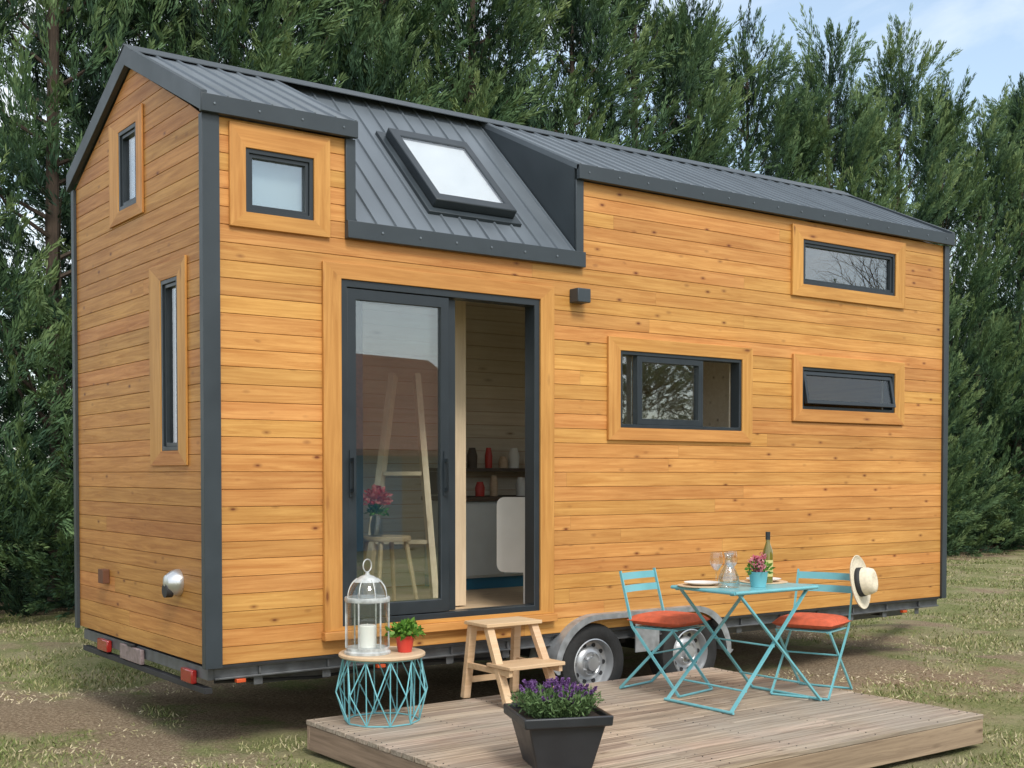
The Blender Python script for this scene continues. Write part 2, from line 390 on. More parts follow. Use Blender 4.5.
# roof
roofz=lambda y:3.93+SL*(y+.03) if y<=1.25 else 3.93+SL*(2.53-y)
ZR=roofz(1.25)
b=B()
def slab(x0,x1,y0,z0,y1,z1,th=.035,rib=.155,xr=None):
    dy=y1-y0; dz=z1-z0; l=math.hypot(dy,dz); ny,nz=-dz/l,dy/l
    if nz<0: ny,nz=-ny,-nz
    P=lambda y,z,o:(y+ny*o,z+nz*o)
    poly=[P(y0,z0,-th),P(y1,z1,-th),P(y1,z1,0),P(y0,z0,0)]
    b.prism(poly,lambda u,w,t:(t,u,w),x0,x1)
    xr=xr or (x0,x1)
    n=max(1,round((xr[1]-xr[0])/rib))
    for i in range(n+1):
        xc=xr[0]+.012+(xr[1]-xr[0]-.024)*i/n
        if xc<x0+.008 or xc>x1-.008: continue
        A=P(y0,z0,.0005);Bq=P(y1,z1,.0005);A2=P(y0,z0,.013);B2=P(y1,z1,.013)
        vs=[b.v((xc-.009,*A)),b.v((xc+.009,*A)),b.v((xc+.004,*A2)),b.v((xc-.004,*A2)),b.v((xc-.009,*Bq)),b.v((xc+.009,*Bq)),b.v((xc+.004,*B2)),b.v((xc-.004,*B2))]
        for q in ((0,1,2,3),(4,7,6,5),(0,3,7,4),(1,5,6,2),(3,2,6,7)): b.f([vs[k] for k in q])
slab(-.03,.995,-.055,roofz(-.055),1.25,ZR)
slab(2.80,LX+.03,-.055,roofz(-.055),1.25,ZR)
a0=Vector((0,-.03,3.285)); e0=Vector((0,1.245,ZR-.012)); Ltot=(e0-a0).length; dirv=(e0-a0).normalized(); nrm=Vector((0,-dirv.z,dirv.y))
s0=.30; s1=1.20; x0=1.70; x1=2.38
def cs(xa,xb,sa,sb):
    p=a0+dirv*sa;q=a0+dirv*sb; slab(xa,xb,p.y,p.z,q.y,q.z,xr=(1.0,2.795))
cs(1.0,x0,0,Ltot); cs(x1,2.795,0,Ltot); cs(x0,x1,0,s0); cs(x0,x1,s1,Ltot)
slab(-.03,LX+.03,2.555,roofz(2.555),1.25,ZR)
roof=b.done('roof','roof',house)
b=B()
b.prism([(1.10,roofz(1.10)+.020),(1.25,ZR+.030),(1.40,roofz(1.40)+.020),(1.40,roofz(1.40)+.014),(1.25,ZR+.022),(1.10,roofz(1.10)+.014)],lambda u,w,t:(t,u,w),-.05,LX+.05)
b.done('ridge_cap','anth',roof)
def bx(name,mat,par,*a,bev=.003):
    bb=B(); bb.box(*a); return bb.done(name,mat,par,bevel=bev)
bx('roof_trim','anth',roof,-.04,.998,-.062,-.026,ZE,3.925); bx('roof_trim','anth',roof,2.80,LX+.04,-.062,-.026,ZE,3.925)
bx('roof_trim','anth',roof,.93,2.87,-.05,-.002,3.19,3.30); bx('roof_trim','anth',roof,.93,1.0,-.023,-.002,3.302,ZE-.002); bx('roof_trim','anth',roof,2.80,2.87,-.023,-.002,3.302,ZE-.002)
for xa,xb in ((-.045,-.004),(LX+.004,LX+.045)):
    b=B(); b.prism([(-.06,ZE),(1.25,ZP+.012),(2.56,ZE),(2.56,3.93+.012),(1.25,ZR+.02),(-.06,3.93+.012)],lambda u,w,t:(t,u,w),xa,xb)
    b.done('verge_board','anth',roof,bevel=.003)
b=B()
for i in range(26):
    x=.04+i*.285
    if 1.0<x<2.8: b.lathe([(.0,.0),(.008,.0),(.008,.004),(0,.006)],8,Matrix.Translation((x,-.0505,3.245))@Matrix.Rotation(R(90),4,'X'))
    elif x<LX: b.lathe([(.0,.0),(.007,.0),(.007,.004),(0,.006)],8,Matrix.Translation((x,-.0625,3.872))@Matrix.Rotation(R(90),4,'X'))
sc=b.done('trim_screws','roof',roof); sc['kind']='stuff'
for xa,xb in ((2.798,2.83),(.965,.992)):
    b=B(); b.prism([(-.0,3.30),(1.22,ZR-.05),(-.0,roofz(0)-.04)],lambda u,w,t:(t,u,w),xa,xb); b.done('dormer_cheek','anth',roof)
def SK(x,w,s): p=a0+dirv*s+nrm*w; return (x,p.y,p.z)
def skbox(b,x0,x1,s0,s1,h0,h1): b.hexa([b.v(SK(x,h,s)) for h in (h0,h1) for s in (s0,s1) for x in (x0,x1)])
b=B(); b.frame(SK,(x0-.05,x1+.05,s0-.05,s1+.05),(x0+.06,x1-.06,s0+.08,s1-.09),-.03,.026)
b.done('skylight_flashing','anth',roof,bevel=.004)
b=B(); b.frame(SK,(x0,x1,s0,s1),(x0+.065,x1-.065,s0+.085,s1-.095),.027,.095)
skl=b.done('skylight','frame',roof,bevel=.008,label='dark-framed roof window with white blind')
b=B(); skbox(b,x0+.06,x1-.06,s0+.08,s1-.09,.062,.068); b.done('skylight_blind','blind',skl)
b=B(); skbox(b,x0+.061,x1-.061,s0+.081,s1-.091,.082,.087); b.done('skylight_pane','glassk',skl)

# windows
def casing(T,f,t,parent):
    tk=.024 if T is TF else .016
    b=B(); b.frame(T,t,(f[0]+.003,f[1]-.003,f[2]+.003,f[3]-.003),.002,tk,True); b.done('casing',['casV','casH' if T is TF else 'cladY'],parent,bevel=.003)
def window(T,ft,kind):
    f,t=ft
    fi=(f[0]+.004,f[1]-.004,f[2]+.004,f[3]-.004)
    fb=.026
    b=B(); b.frame(T,fi,(fi[0]+fb,fi[1]-fb,fi[2]+fb,fi[3]-fb),-.08,.012)
    win=b.done('window','frame',house,bevel=.002)
    i0,i1,k0,k1=fi[0]+fb+.002,fi[1]-fb-.002,fi[2]+fb+.002,fi[3]-fb-.002
    p=[]
    if kind=='plain':
        sb=.022
        b=B(); b.frame(T,(i0-.001,i1+.001,k0-.001,k1+.001),(i0+sb,i1-sb,k0+sb,k1-sb),-.05,0); b.done('sash','frame',win,bevel=.002)
        p=[(i0+sb-.002,i1-sb+.002,k0+sb-.002,k1-sb+.002,-.025)]
    if kind=='slide':
        a=3.41;c=4.10
        b=B(); b.frame(T,(a,c,k0-.001,k1+.001),(a+.05,c-.05,k0+.045,k1-.045),-.05,.004); b.done('sash','frame',win,bevel=.002)
        p=[(a+.045,c-.045,k0+.04,k1-.04,-.03),(i0,a,k0,k1,-.062)]
    if kind=='awning':
        th=R(11)
        def AW(u,w,s): return (u, -(math.sin(th)*s+math.cos(th)*w), k1-.004-math.cos(th)*s+math.sin(th)*w)
        H=k1-k0-.02
        b=B(); b.frame(AW,(i0,i1,0,H),(i0+.03,i1-.03,.03,H-.03),-.03,0); b.done('sash','frame',win,label='top-hung sash tilted open')
        b=B(); b.hexa([b.v(AW(u,w,s)) for w in (-.018,-.012) for s in (.029,H-.029) for u in (i0+.029,i1-.029)]); b.done('pane','glassl',win)
    for (a0_,a1_,c0,c1,w) in p:
        b=B(); tbox(b,T,a0_,a1_,w-.003,w+.003,c0,c1); b.done('pane','glassw',win)
    casing(T,f,t,win)
    return win
w1=window(TF,FW['small'],'plain'); b=B(); tbox(b,TF,.27,.69,-.10,-.085,3.285,3.645); b.done('roller_blind','blind2',w1)
window(TF,FW['mid'],'slide'); window(TF,FW['up'],'plain'); window(TF,FW['low'],'awning')
window(TG,GW['up'],'plain'); window(TG,GW['low'],'plain')
# sliding door
d=DOOR
b=B(); b.frame(TF,(d[0]+.004,d[1]-.004,d[2]+.004,d[3]-.004),(d[0]+.05,d[1]-.05,d[2]+.045,d[3]-.05),-.10,.014)
door=b.done('sliding_door','frame',house,bevel=.003,label='glazed sliding door standing half open')
zo=(d[2]+.050,d[3]-.055)
for (ua,ub,wa,wb,gm) in ((.942,1.715,-.035,.006,'glassd'),(1.02,1.80,-.085,-.045,'glassc')):
    b=B(); b.frame(TF,(ua,ub,*zo),(ua+.065,ub-.065,zo[0]+.085,zo[1]-.07),wa,wb); b.done('door_leaf','frame',door,bevel=.003)
    b=B(); tbox(b,TF,ua+.06,ub-.06,(wa+wb)/2-.003,(wa+wb)/2+.003,zo[0]+.08,zo[1]-.065); b.done('pane',gm,door)
for hx in (.968,1.685):
    b=B(); tbox(b,TF,hx-.014,hx+.014,.007,.0145,1.55,1.85); tbox(b,TF,hx-.009,hx+.009,.045,.06,1.58,1.80); tbox(b,TF,hx-.009,hx+.009,.014,.0455,1.58,1.605); tbox(b,TF,hx-.009,hx+.009,.014,.0455,1.775,1.80)
    b.done('handle','frame' ,door)
b=B(); b.frame(TF,(.765,2.60,.70,3.03),(.893,2.477,.726,2.932),.002,.028,True); b.done('casing',['casV','casH'],door,bevel=.003)
b=B(); tbox(b,TF,.755,2.61,.0005,.055,.645,.699); b.done('door_sill','casH',door,bevel=.004)
bx('wall_lamp','anth',house,2.755,2.875,-.10,-.001,2.93,3.03,bev=.006)
b=B(); Tm=Matrix.Translation((-.001,.45,1.02))@Matrix.Rotation(R(-90),4,'Y')
b.lathe([(.085,0),(.085,.02),(.075,.05),(.05,.085),(0,.10)],28,Tm); vc=b.done('vent_cowl','vent',house)
b=B(); Tm=Matrix.Translation((-.05,.45,.975))@Matrix.Rotation(R(-90),4,'Y'); b.lathe([(0,.0),(.045,.0),(.045,.045),(0,.046)],18,Tm); b.done('vent_mouth','dark',vc)
bx('socket_box','brown',house,-.05,-.001,1.77,1.88,.92,1.02,bev=.004)

# trailer
b=B()
b.box(.06,LX-.02,.05,.11,.455,.535); b.box(.06,LX-.02,2.38,2.44,.455,.535)
b.box(.06,LX-.02,.03,.05,.520,.533); b.box(.06,LX-.02,.03,.05,.455,.468)
for i in range(13): b.box(.1+i*.56,.15+i*.56,.11,2.38,.46,.52)
for i in range(15):
    xx=.35+i*.47
    if not 2.45<xx<4.5: b.box(xx-.006,xx+.006,.028,.052,.468,.520); b.box(xx-.03,xx+.03,.055,.061,.40,.456)
b.box(.4,2.4,.30,.36,.36,.42); b.box(4.6,LX-.2,.30,.36,.36,.42)
for xx in (.6,1.6,5.0,6.4): b.beam((xx,.33,.40),(xx+.22,.12,.46),.03,.03)
b.box(.02,.06,.05,2.44,.455,.53)
b.beam((LX-.1,.5,.44),(LX+1.6,1.25,.44),.08,.12); b.beam((LX-.1,2.0,.44),(LX+1.6,1.25,.44),.08,.12)
tr=b.done('trailer_frame','rail',house,bevel=.003)
b=B(); b.box(.0,LX,.0,.03,.535,.549); b.box(2.3,4.7,1.2,1.3,.25,.33)
for x in (2.97,3.95): b.beam((x,.15,.3),(x,2.35,.3),.07,.07)
for i in range(7): b.beam((.3+i*1.05,.2,.42),(.3+i*1.05,2.3,.42),.05,.05)
b.tube([(.1,.14,.43),(.8,.15,.39),(1.5,.14,.43),(2.3,.16,.38)],.012,6)
b.done('undercarriage','dark',tr)
b=B()
pts=[]
for i in range(13):
    a=R(180-90*i/12); pts.append((2.97+.40*math.cos(a),.30+.37*math.sin(a)))
for i in range(13):
    a=R(90-90*i/12); pts.append((3.95+.40*math.cos(a),.30+.37*math.sin(a)))
pts=[(2.545,.30)]+pts+[(4.375,.30)]
sc_=lambda p,k,dz:(3.46+(p[0]-3.46)*k,p[1]-dz)
for yy0,yy1,k,dz in ((-.075,.24,.988,.012),(-.080,-.0755,.95,.04)):
    ro=[[b.v((p[0],yy,p[1])) for p in pts] for yy in (yy0,yy1)]; ri=[[b.v((sc_(p,k,dz)[0],yy,sc_(p,k,dz)[1])) for p in pts] for yy in (yy0,yy1)]
    for i in range(len(pts)-1):
        b.f([ro[0][i],ro[0][i+1],ri[0][i+1],ri[0][i]]); b.f([ro[1][i],ri[1][i],ri[1][i+1],ro[1][i+1]]); b.f([ro[0][i],ro[1][i],ro[1][i+1],ro[0][i+1]]); b.f([ri[0][i],ri[0][i+1],ri[1][i+1],ri[1][i]])
b.box(3.34,3.58,-.070,-.062,.36,.645)
b.done('fender','galv',house,ang=30)
def wheel(x,y):
    b=B(); T=Matrix.Translation((x,y,.30))@Matrix.Rotation(R(90),4,'X')
    b.lathe([(.185,-.085),(.20,-.095),(.26,-.098),(.29,-.085),(.30,-.06),(.30,.06),(.29,.085),(.26,.098),(.20,.095),(.185,.085),(.185,-.085)],48,T)
    e=b.done('wheel','rubber',house,label='black tyre with grey steel rim')
    b=B(); b.lathe([(.188,.088),(.180,.092),(.172,.07),(.165,.03),(.13,.025),(.11,.05),(.085,.058),(.075,.05),(.055,.05),(.05,.085),(.0,.09)],40,T)
    b.mi=1
    for i in range(10):
        a=2*math.pi*i/10
        TT=T@Matrix.Rotation(a,4,'Z')@Matrix.Translation((.138,0,.0265)); b.lathe([(.0,.006),(.017,.006),(.017,-.01)],12,TT)
    b.mi=0
    for i in range(5):
        TT=T@Matrix.Rotation(2*math.pi*i/5,4,'Z')@Matrix.Translation((.072,0,.05)); b.lathe([(.010,.0),(.010,.018),(0,.02)],6,TT)
    b.done('rim',['rim','dark'],e)
wheel(2.97,.06); wheel(3.95,.06)
for y,zz,w_ in ((1.90,.475,.11),(.30,.465,.09)): bx('tail_light','red',house,-.02,.018,y-w_,y+w_,zz-.05,zz+.035,bev=.008)
bx('licence_plate','plate',house,-.012,.015,1.12,1.54,.42,.52,bev=.003)
bx('plate_lamp','dark',house,-.02,.018,1.28,1.38,.523,.54,bev=.003)
bx('bumper_bar','dark',house,.0,.05,.05,2.40,.375,.41,bev=.002)
for x in (.22,1.2,5.3,6.7): bx('side_marker','amber',house,x-.03,x+.03,.012,.048,.43,.453)

# ------------------------------------------------------------------ interior things
cab=thing('kitchen_cabinet','pale grey-blue kitchen cabinet with dark worktop and blue base','cabinet',(3.75,2.08,.70))
b=B(); b.box(-.75,.62,-.28,.28,.10,.76); b.done('cabinet_body','cabin',cab,bevel=.004)
for i in range(3): bx('cabinet_door','cabin',cab,-.74+i*.455,-.30+i*.455,-.30,-.285,.12,.74)
b=B(); b.box(-.75,.62,-.25,.28,0,.10); b.done('plinth','blue',cab)
b=B(); b.box(-.78,.64,-.32,.285,.765,.80); b.done('worktop','darkshelf',cab,bevel=.003)
sh=thing('wall_shelf','dark wall shelf fixed above the kitchen worktop','shelf',(3.75,2.22,1.72))
b=B(); b.box(-.72,.6,-.14,.14,0,.03); b.box(-.72,-.69,-.14,.14,-.20,-.001); b.box(.57,.6,-.14,.14,-.20,-.001); b.done('shelf_board','darkshelf',sh)
for zb_,xs_ in ((1.751,(-.50,-.36,-.18,-.02,.10,.33)),(1.501,(-.40,-.25,.05,.2))):
    for i,xo in enumerate(xs_):
        b=B(); hh=random.uniform(.08,.19); rr=random.uniform(.035,.055); b.lathe([(0,0),(rr*.9,0),(rr,hh*.6),(rr*.6,hh),(0,hh)],14); o=b.done('storage_jar',['galv','redpot','wax','darkshelf','topw'][(i*3+(zb_<1.6))%5],None)
        o.location=(3.75+xo,2.18 if zb_>1.6 else 2.0,zb_); tag(o,'small kitchen jar standing on the shelf or worktop','jar','jars and cups in the kitchen')
b=B()
def rrect(w,h,r,k=6):
    P=[]
    for cx,cy,a in ((w/2-r,h/2-r,0),(-w/2+r,h/2-r,90),(-w/2+r,-h/2+r,180),(w/2-r,-h/2+r,270)):
        for i in range(k+1): t=R(a+90*i/k); P.append((cx+r*math.cos(t),cy+r*math.sin(t)))
    return P
b.prism(rrect(.46,.58,.06),lambda u,w,t:(t,u,w),-.015,.015); fo=b.done('white_panel','white',None); fo.location=(2.83,.62,1.23); fo.rotation_euler=(0,0,R(40)); tag(fo,'white panel with rounded corners just inside the open doorway','panel')
b=B(); b.box(-.01,.01,-.02,.02,-.53,-.29); b.done('panel_support','white',fo)
st=thing('wooden_stool','small round wooden stool inside behind the door glass','stool',(1.52,.50,.70))
b=B(); b.lathe([(0,.53),(.17,.53),(.175,.545),(.17,.565),(0,.565)],28); b.done('seat','beech',st)
for sx in (-1,1):
    for sy in (-1,1): b=B(); b.tube([(sx*.10,sy*.10,.53),(sx*.17,sy*.17,0)],[.018,.013],8); b.done('leg','beech',st)
vs=thing('flower_vase','glass vase of pink and red flowers on the wooden stool','vase',(1.42,.46,1.266))
b=B(); b.lathe([(0,0),(.04,0),(.045,.08),(.03,.14),(.035,.15)],20); b.done('vase_body','glasst',vs)
n=300; ph=rng.uniform(0,2*np.pi,n); el_=rng.uniform(-.2,1.4,n); D=np.stack([np.cos(ph)*np.cos(el_),np.sin(ph)*np.cos(el_),np.sin(el_)],1)
cards('vase_flowers',D*rng.uniform(.02,.10,n)[:,None]+np.array([0,0,.24]),D+rng.normal(size=(n,3))*.4,rng.uniform(.025,.04,n),rng.uniform(.018,.03,n),rng.uniform(0,1,n),M['rose'],vs)
cards('vase_leaves',D[:120]*rng.uniform(.01,.07,120)[:,None]+np.array([0,0,.16]),D[:120]+rng.normal(size=(120,3))*.4,rng.uniform(.03,.05,120),rng.uniform(.01,.02,120),rng.uniform(0,1,120),M['leafG'],vs)
ld=thing('ladder','pale wooden A-shaped ladder leaning inside the tiny house','ladder',(1.86,.85,.70),R(-35))
for sx in (-1,1):
    b=B(); b.beam((sx*.26,-.25,0),(sx*.09,.35,1.75),.045,.09); b.done('rail','paleV',ld)
for i in (2,4): t=i/7; h_=.26-.17*t; bx('rung','paleV',ld,-h_+.022,h_-.022,-.25+.6*t-.04,-.25+.6*t+.04,1.75*t-.015,1.75*t+.015)

# ------------------------------------------------------------------ deck
deck=thing('wooden_deck','low weathered wooden deck on the grass beside the house','deck',(2.29,-1.38,0),R(.4))
b=B(); nb=19; y=-1.17; hw=2.36/nb
for i in range(nb):
    a=y+i*hw; j=random.choice([-.6,-.2,.3,.8]); g=.005
    zz=.20+random.uniform(-.002,.002)
    b.box(-1.74,j-.0015,a+g,a+hw-g,.172,zz); b.box(j+.0015,1.74,a+g,a+hw-g,.172,zz+random.uniform(-.001,.001))
b.done('decking','deck',deck,bevel=.003)
for a,c in ((-1.165,-1.13),(1.15,1.185)): bx('side_board','deckE',deck,-1.735,1.735,a,c,.02,.170,bev=.004)
for a,c in ((-1.735,-1.70),(1.70,1.735)): bx('side_board','deckEY',deck,a,c,-1.128,1.148,.02,.170,bev=.004)
for x in (-1.1,-.5,.1,.7,1.3): bx('joist','deckEY',deck,x-.03,x+.03,-1.128,1.148,.03,.170,bev=0)
b=B()
for x in (-1.70,-1.1,-.5,.1,.7,1.3,1.70):
    for i in range(nb):
        for o_ in (.03,hw-.03): b.lathe([(.004,0),(.004,.0035),(0,.0036)],6,Matrix.Translation((x+random.uniform(-.004,.004),y+i*hw+o_,.1992)))
o=b.done('deck_screws','dark',deck); o['kind']='stuff'

# ------------------------------------------------------------------ side table
stb=thing('side_table','round wood-topped side table with turquoise wire basket base','side table',(.905,-.50,.20))
b=B(); b.lathe([(0,.395),(.255,.395),(.262,.402),(.262,.414),(.255,.42),(0,.42)],48); b.done('table_top','topw',stb)
b=B(); n=10
def rg(r,z,off): return [(r*math.cos(2*math.pi*(i+off)/n),r*math.sin(2*math.pi*(i+off)/n),z) for i in range(n)]
t_=rg(.235,.389,0); m_=rg(.282,.19,.5); l_=rg(.225,.006,0)
for ringp in (t_,l_): b.tube(ringp,.0048,6,True)
for i in range(n):
    for A_,B_ in ((t_[i],m_[i]),(t_[(i+1)%n],m_[i]),(l_[i],m_[i]),(l_[(i+1)%n],m_[i]),(t_[i],l_[i])): b.tube([A_,B_],.0040,6)
b.done('wire_base','turq',stb)
lan=thing('lantern','whitewashed metal lantern with clear glass, domed top and white candle','lantern',(.805,-.50,.621),R(20))
lan.scale=(1.06,1.06,1.06)
b=B()
b.lathe([(0,0),(.132,0),(.132,.012),(.122,.02),(.122,.036),(0,.036)],36)
for k in range(6):
    a=2*math.pi*k/6+.3; b.tube([(.122*math.cos(a),.122*math.sin(a),.034),(.122*math.cos(a),.122*math.sin(a),.30)],.005,6)
b.lathe([(.114,.294),(.127,.294),(.130,.306),(.127,.320),(.112,.320),(.114,.294)],36)
for k in range(8):
    a=2*math.pi*k/8+.3
    b.tube([(.118*math.cos(t)**.8*math.cos(a),.118*math.cos(t)**.8*math.sin(a),.320+.115*math.sin(t)) for t in [R(x) for x in range(0,72,8)]],.003,5)
b.lathe([(.078,.405),(.060,.424),(.036,.438),(.014,.446),(.010,.462),(0,.465)],28)
b.tube([(.036*math.cos(t),0,.497+.036*math.sin(t)) for t in [2*math.pi*k/20 for k in range(20)]],.0035,6,True)
b.done('lantern_frame','lant',lan)
b=B(); b.lathe([(.116,.038),(.116,.294)],36); b.lathe([(.114,.322),(.108,.35),(.093,.385),(.075,.408)],36); b.done('lantern_glass','glasst',lan)
b=B(); b.lathe([(0,.036),(.05,.036),(.05,.155),(.045,.16),(.03,.156),(0,.154)],24); b.tube([(0,0,.154),(0,0,.17)],.002,5); b.done('candle','wax',lan)
pp=thing('potted_plant','small leafy plant in a red pot on the side table','potted plant',(1.015,-.585,.621))
b=B(); b.lathe([(0,0),(.042,0),(.056,.085),(.061,.086),(.061,.10),(.054,.10),(.052,.088),(0,.086)],28); b.done('plant_pot','redpot',pp)
n=300; ph=rng.uniform(0,2*np.pi,n); el_=rng.uniform(.0,1.4,n)
D=np.stack([np.cos(ph)*np.cos(el_),np.sin(ph)*np.cos(el_),np.sin(el_)],1); P=D*rng.uniform(.02,.10,n)[:,None]*np.array([1.1,1.1,.8])+np.array([0,0,.10])
cards('plant_leaves',P,D*.7+rng.normal(size=(n,3))*.5,rng.uniform(.03,.05,n),rng.uniform(.018,.028,n),rng.uniform(0,1,n),M['leafG'],pp)

# ------------------------------------------------------------------ step stool
ss=thing('step_stool','two-step natural wooden step stool standing on the deck','step stool',(1.95,-.42,.201),R(0))
for y0_,y1_,z_ in ((-.02,.25,.52),(-.27,-.01,.27)):
    bx('top_step' if z_>.4 else 'lower_step','beech',ss,-.225,.225,y0_,y1_,z_-.024,z_,bev=.004)
for sx in (-.18,.18):
    b=B(); b.beam((sx,.215,.494),(sx*1.12,.27,0),.042,.055,up=(1,0,0)); b.done('leg','beech',ss,bevel=.003)
    b=B(); b.beam((sx,.03,.494),(sx*1.12,-.23,0),.042,.055,up=(1,0,0)); b.done('leg','beech',ss,bevel=.003)
    bx('rail','beech',ss,sx*1.12-.014,sx*1.12+.014,-.25,.255,.205,.243,bev=.002)
bx('rail','beech',ss,-.17,.17,.20,.222,.45,.493,bev=.002); bx('rail','beech',ss,-.18,.18,.25,.27,.10,.14,bev=.002)

# ------------------------------------------------------------------ planter
pl=thing('planter','square black planter with purple flowering lavender on the deck','planter',(1.06,-2.02,.201),R(-22))
b=B()
def sq(r,z): return [b.v((sx*r,sy*r,z)) for sx,sy in ((-1,-1),(1,-1),(1,1),(-1,1))]
prev=None
for r,z in ((.145,0),(.20,.23),(.228,.232),(.232,.285),(.214,.285),(.208,.255)):
    c=sq(r,z)
    if prev is None: b.f(c[::-1])
    else:
        for i in range(4): b.f([prev[i],prev[(i+1)%4],c[(i+1)%4],c[i]])
    prev=c
b.done('plant_pot','pot',pl,bevel=.008)
b=B(); c=sq(.207,.258); b.f(c); b.done('soil','soil',pl)
n=5200; a=rng.uniform(0,2*np.pi,n); rr_=np.sqrt(rng.uniform(0,1,n))*.16; base=np.stack([rr_*np.cos(a),rr_*np.sin(a),np.full(n,.26)],1)
out=np.stack([np.cos(a)*rr_*3.6,np.sin(a)*rr_*3.6,np.ones(n)*1.2],1)+rng.normal(size=(n,3))*.3
out/=np.linalg.norm(out,axis=1,keepdims=True); hgt=rng.uniform(.0,.125,n)
cards('lavender_leaves',base+out*hgt[:,None],out+rng.normal(size=(n,3))*.7,rng.uniform(.018,.036,n),rng.uniform(.006,.011,n),rng.uniform(0,1,n),M['leafL'],pl)
Ps=[];Ds=[];Ls=[];Ws=[];Rs=[]
b=B()
for i in range(75):
    a=random.uniform(0,6.28); r0=math.sqrt(random.random())*.14; p=Vector((r0*math.cos(a),r0*math.sin(a),.26)); dd=Vector((math.cos(a)*r0*4.2,math.sin(a)*r0*4.2,1.25)).normalized()
    hh=random.uniform(.09,.155); tip=p+dd*hh+Vector((0,0,.01)); b.tube([p,p+dd*hh*.5,tip],.0016,4)
    for k in range(34):
        s=random.random(); q_=tip+dd*(s*.030-.015); d2=Vector((random.gauss(0,1),random.gauss(0,1),random.gauss(.4,.6)))
        Ps.append(q_);Ds.append(d2);Ls.append(.014*(1.3-s*.5));Ws.append(.010);Rs.append(random.random())
o=b.done('flower_stems','leafL',pl); o['kind']='stuff'
cards('lavender_flowers',np.array(Ps),np.array(Ds),np.array(Ls),np.array(Ws),np.array(Rs),M['lav'],pl)

# ------------------------------------------------------------------ bistro table
TX,TY=3.17,-1.33
tb=thing('bistro_table','turquoise folding metal bistro table laid for drinks on the deck','table',(TX,TY,.20))
hz=.765
b=B(); b.box(-.385,.385,-.285,.285,hz-.004,hz)
loop=[(-.385,-.285),(.385,-.285),(.385,.285),(-.385,.285)]
for i in range(4):
    p=loop[i];q_=loop[(i+1)%4]; b.tube([(p[0],p[1],hz-.012),(q_[0],q_[1],hz-.012)],.011,8)
b.box(-.38,.38,-.255,-.235,hz-.03,hz-.006); b.box(-.38,.38,.235,.255,hz-.03,hz-.006)
b.done('table_top','turq',tb)
for sy in (-1,1):
    yy=sy*.262
    b=B(); b.beam((-.33,yy,hz-.02),(.40,yy*1.15,.012),.022,.012); b.done('leg','turq',tb)
    b=B(); b.beam((.33,yy-.014*sy,hz-.02),(-.42,yy*1.15-.014*sy,.012),.022,.012); b.done('leg','turq',tb)
for p,q_,r_ in (((.40,-.31,.012),(.40,.31,.012),.010),((-.42,-.31,.012),(-.42,.31,.012),.010),((-.01,-.27,.39),(-.01,.27,.39),.006),((.26,-.285,.13),(.26,.285,.13),.007),((-.28,-.285,.13),(-.28,.285,.13),.007)):
    b=B(); b.tube([p,q_],r_,8); b.done('crossbar','turq',tb)

# ------------------------------------------------------------------ chairs (face +x locally)
def chair(loc,rot,label):
    c=thing('bistro_chair',label,'chair',loc,rot,'folding bistro chairs around the table')
    b=B()
    for i in range(6):
        x=-.15+i*.062; b.box(x,x+.042,-.185,.185,.447,.451)
    b.tube([(-.17,-.178,.442),(.20,-.178,.446)],.007,6); b.tube([(-.17,.178,.442),(.20,.178,.446)],.007,6)
    b.done('seat','turq',c)
    for zz in (.70,.785):
        b=B(); n=10; pv=None
        for i in range(n+1):
            t=i/n; y=-.20+.40*t; x=-.225-(zz-.70)*.30-.022*math.sin(math.pi*t); cur=[b.v((x,y,zz-.024)),b.v((x-.008,y,zz+.024)),b.v((x-.011,y,zz+.024)),b.v((x-.003,y,zz-.024))]
            if pv:
                for k in range(4): b.f([pv[k],pv[(k+1)%4],cur[(k+1)%4],cur[k]])
            pv=cur
        b.done('back_slat','turq',c)
    for sy in (-1,1):
        y=sy*.20
        b=B(); b.beam((-.262,y,.825),(-.16,y,.45),.018,.010,up=(0,1,0)); b.beam((-.16,y,.45),(.23,y,.01),.018,.010,up=(0,1,0)); b.done('leg','turq',c)
        b=B(); y2=sy*.187; b.beam((.17,y2,.44),(-.27,y2,.01),.018,.010,up=(0,1,0)); b.done('leg','turq',c)
    for p,q_,r_ in (((.23,-.20,.01),(.23,.20,.01),.008),((-.27,-.19,.01),(-.27,.19,.01),.008),((-.02,-.19,.27),(-.02,.19,.27),.006)):
        b=B(); b.tube([p,q_],r_,8); b.done('crossbar','turq',c)
    return c
c1=chair((3.04,-.74,.20),R(-78),'turquoise folding bistro chair with a terracotta cushion')
c2=copy_thing(c1,(3.76,-1.40,.20),R(200),'turquoise bistro chair with terracotta cushion and a straw hat')
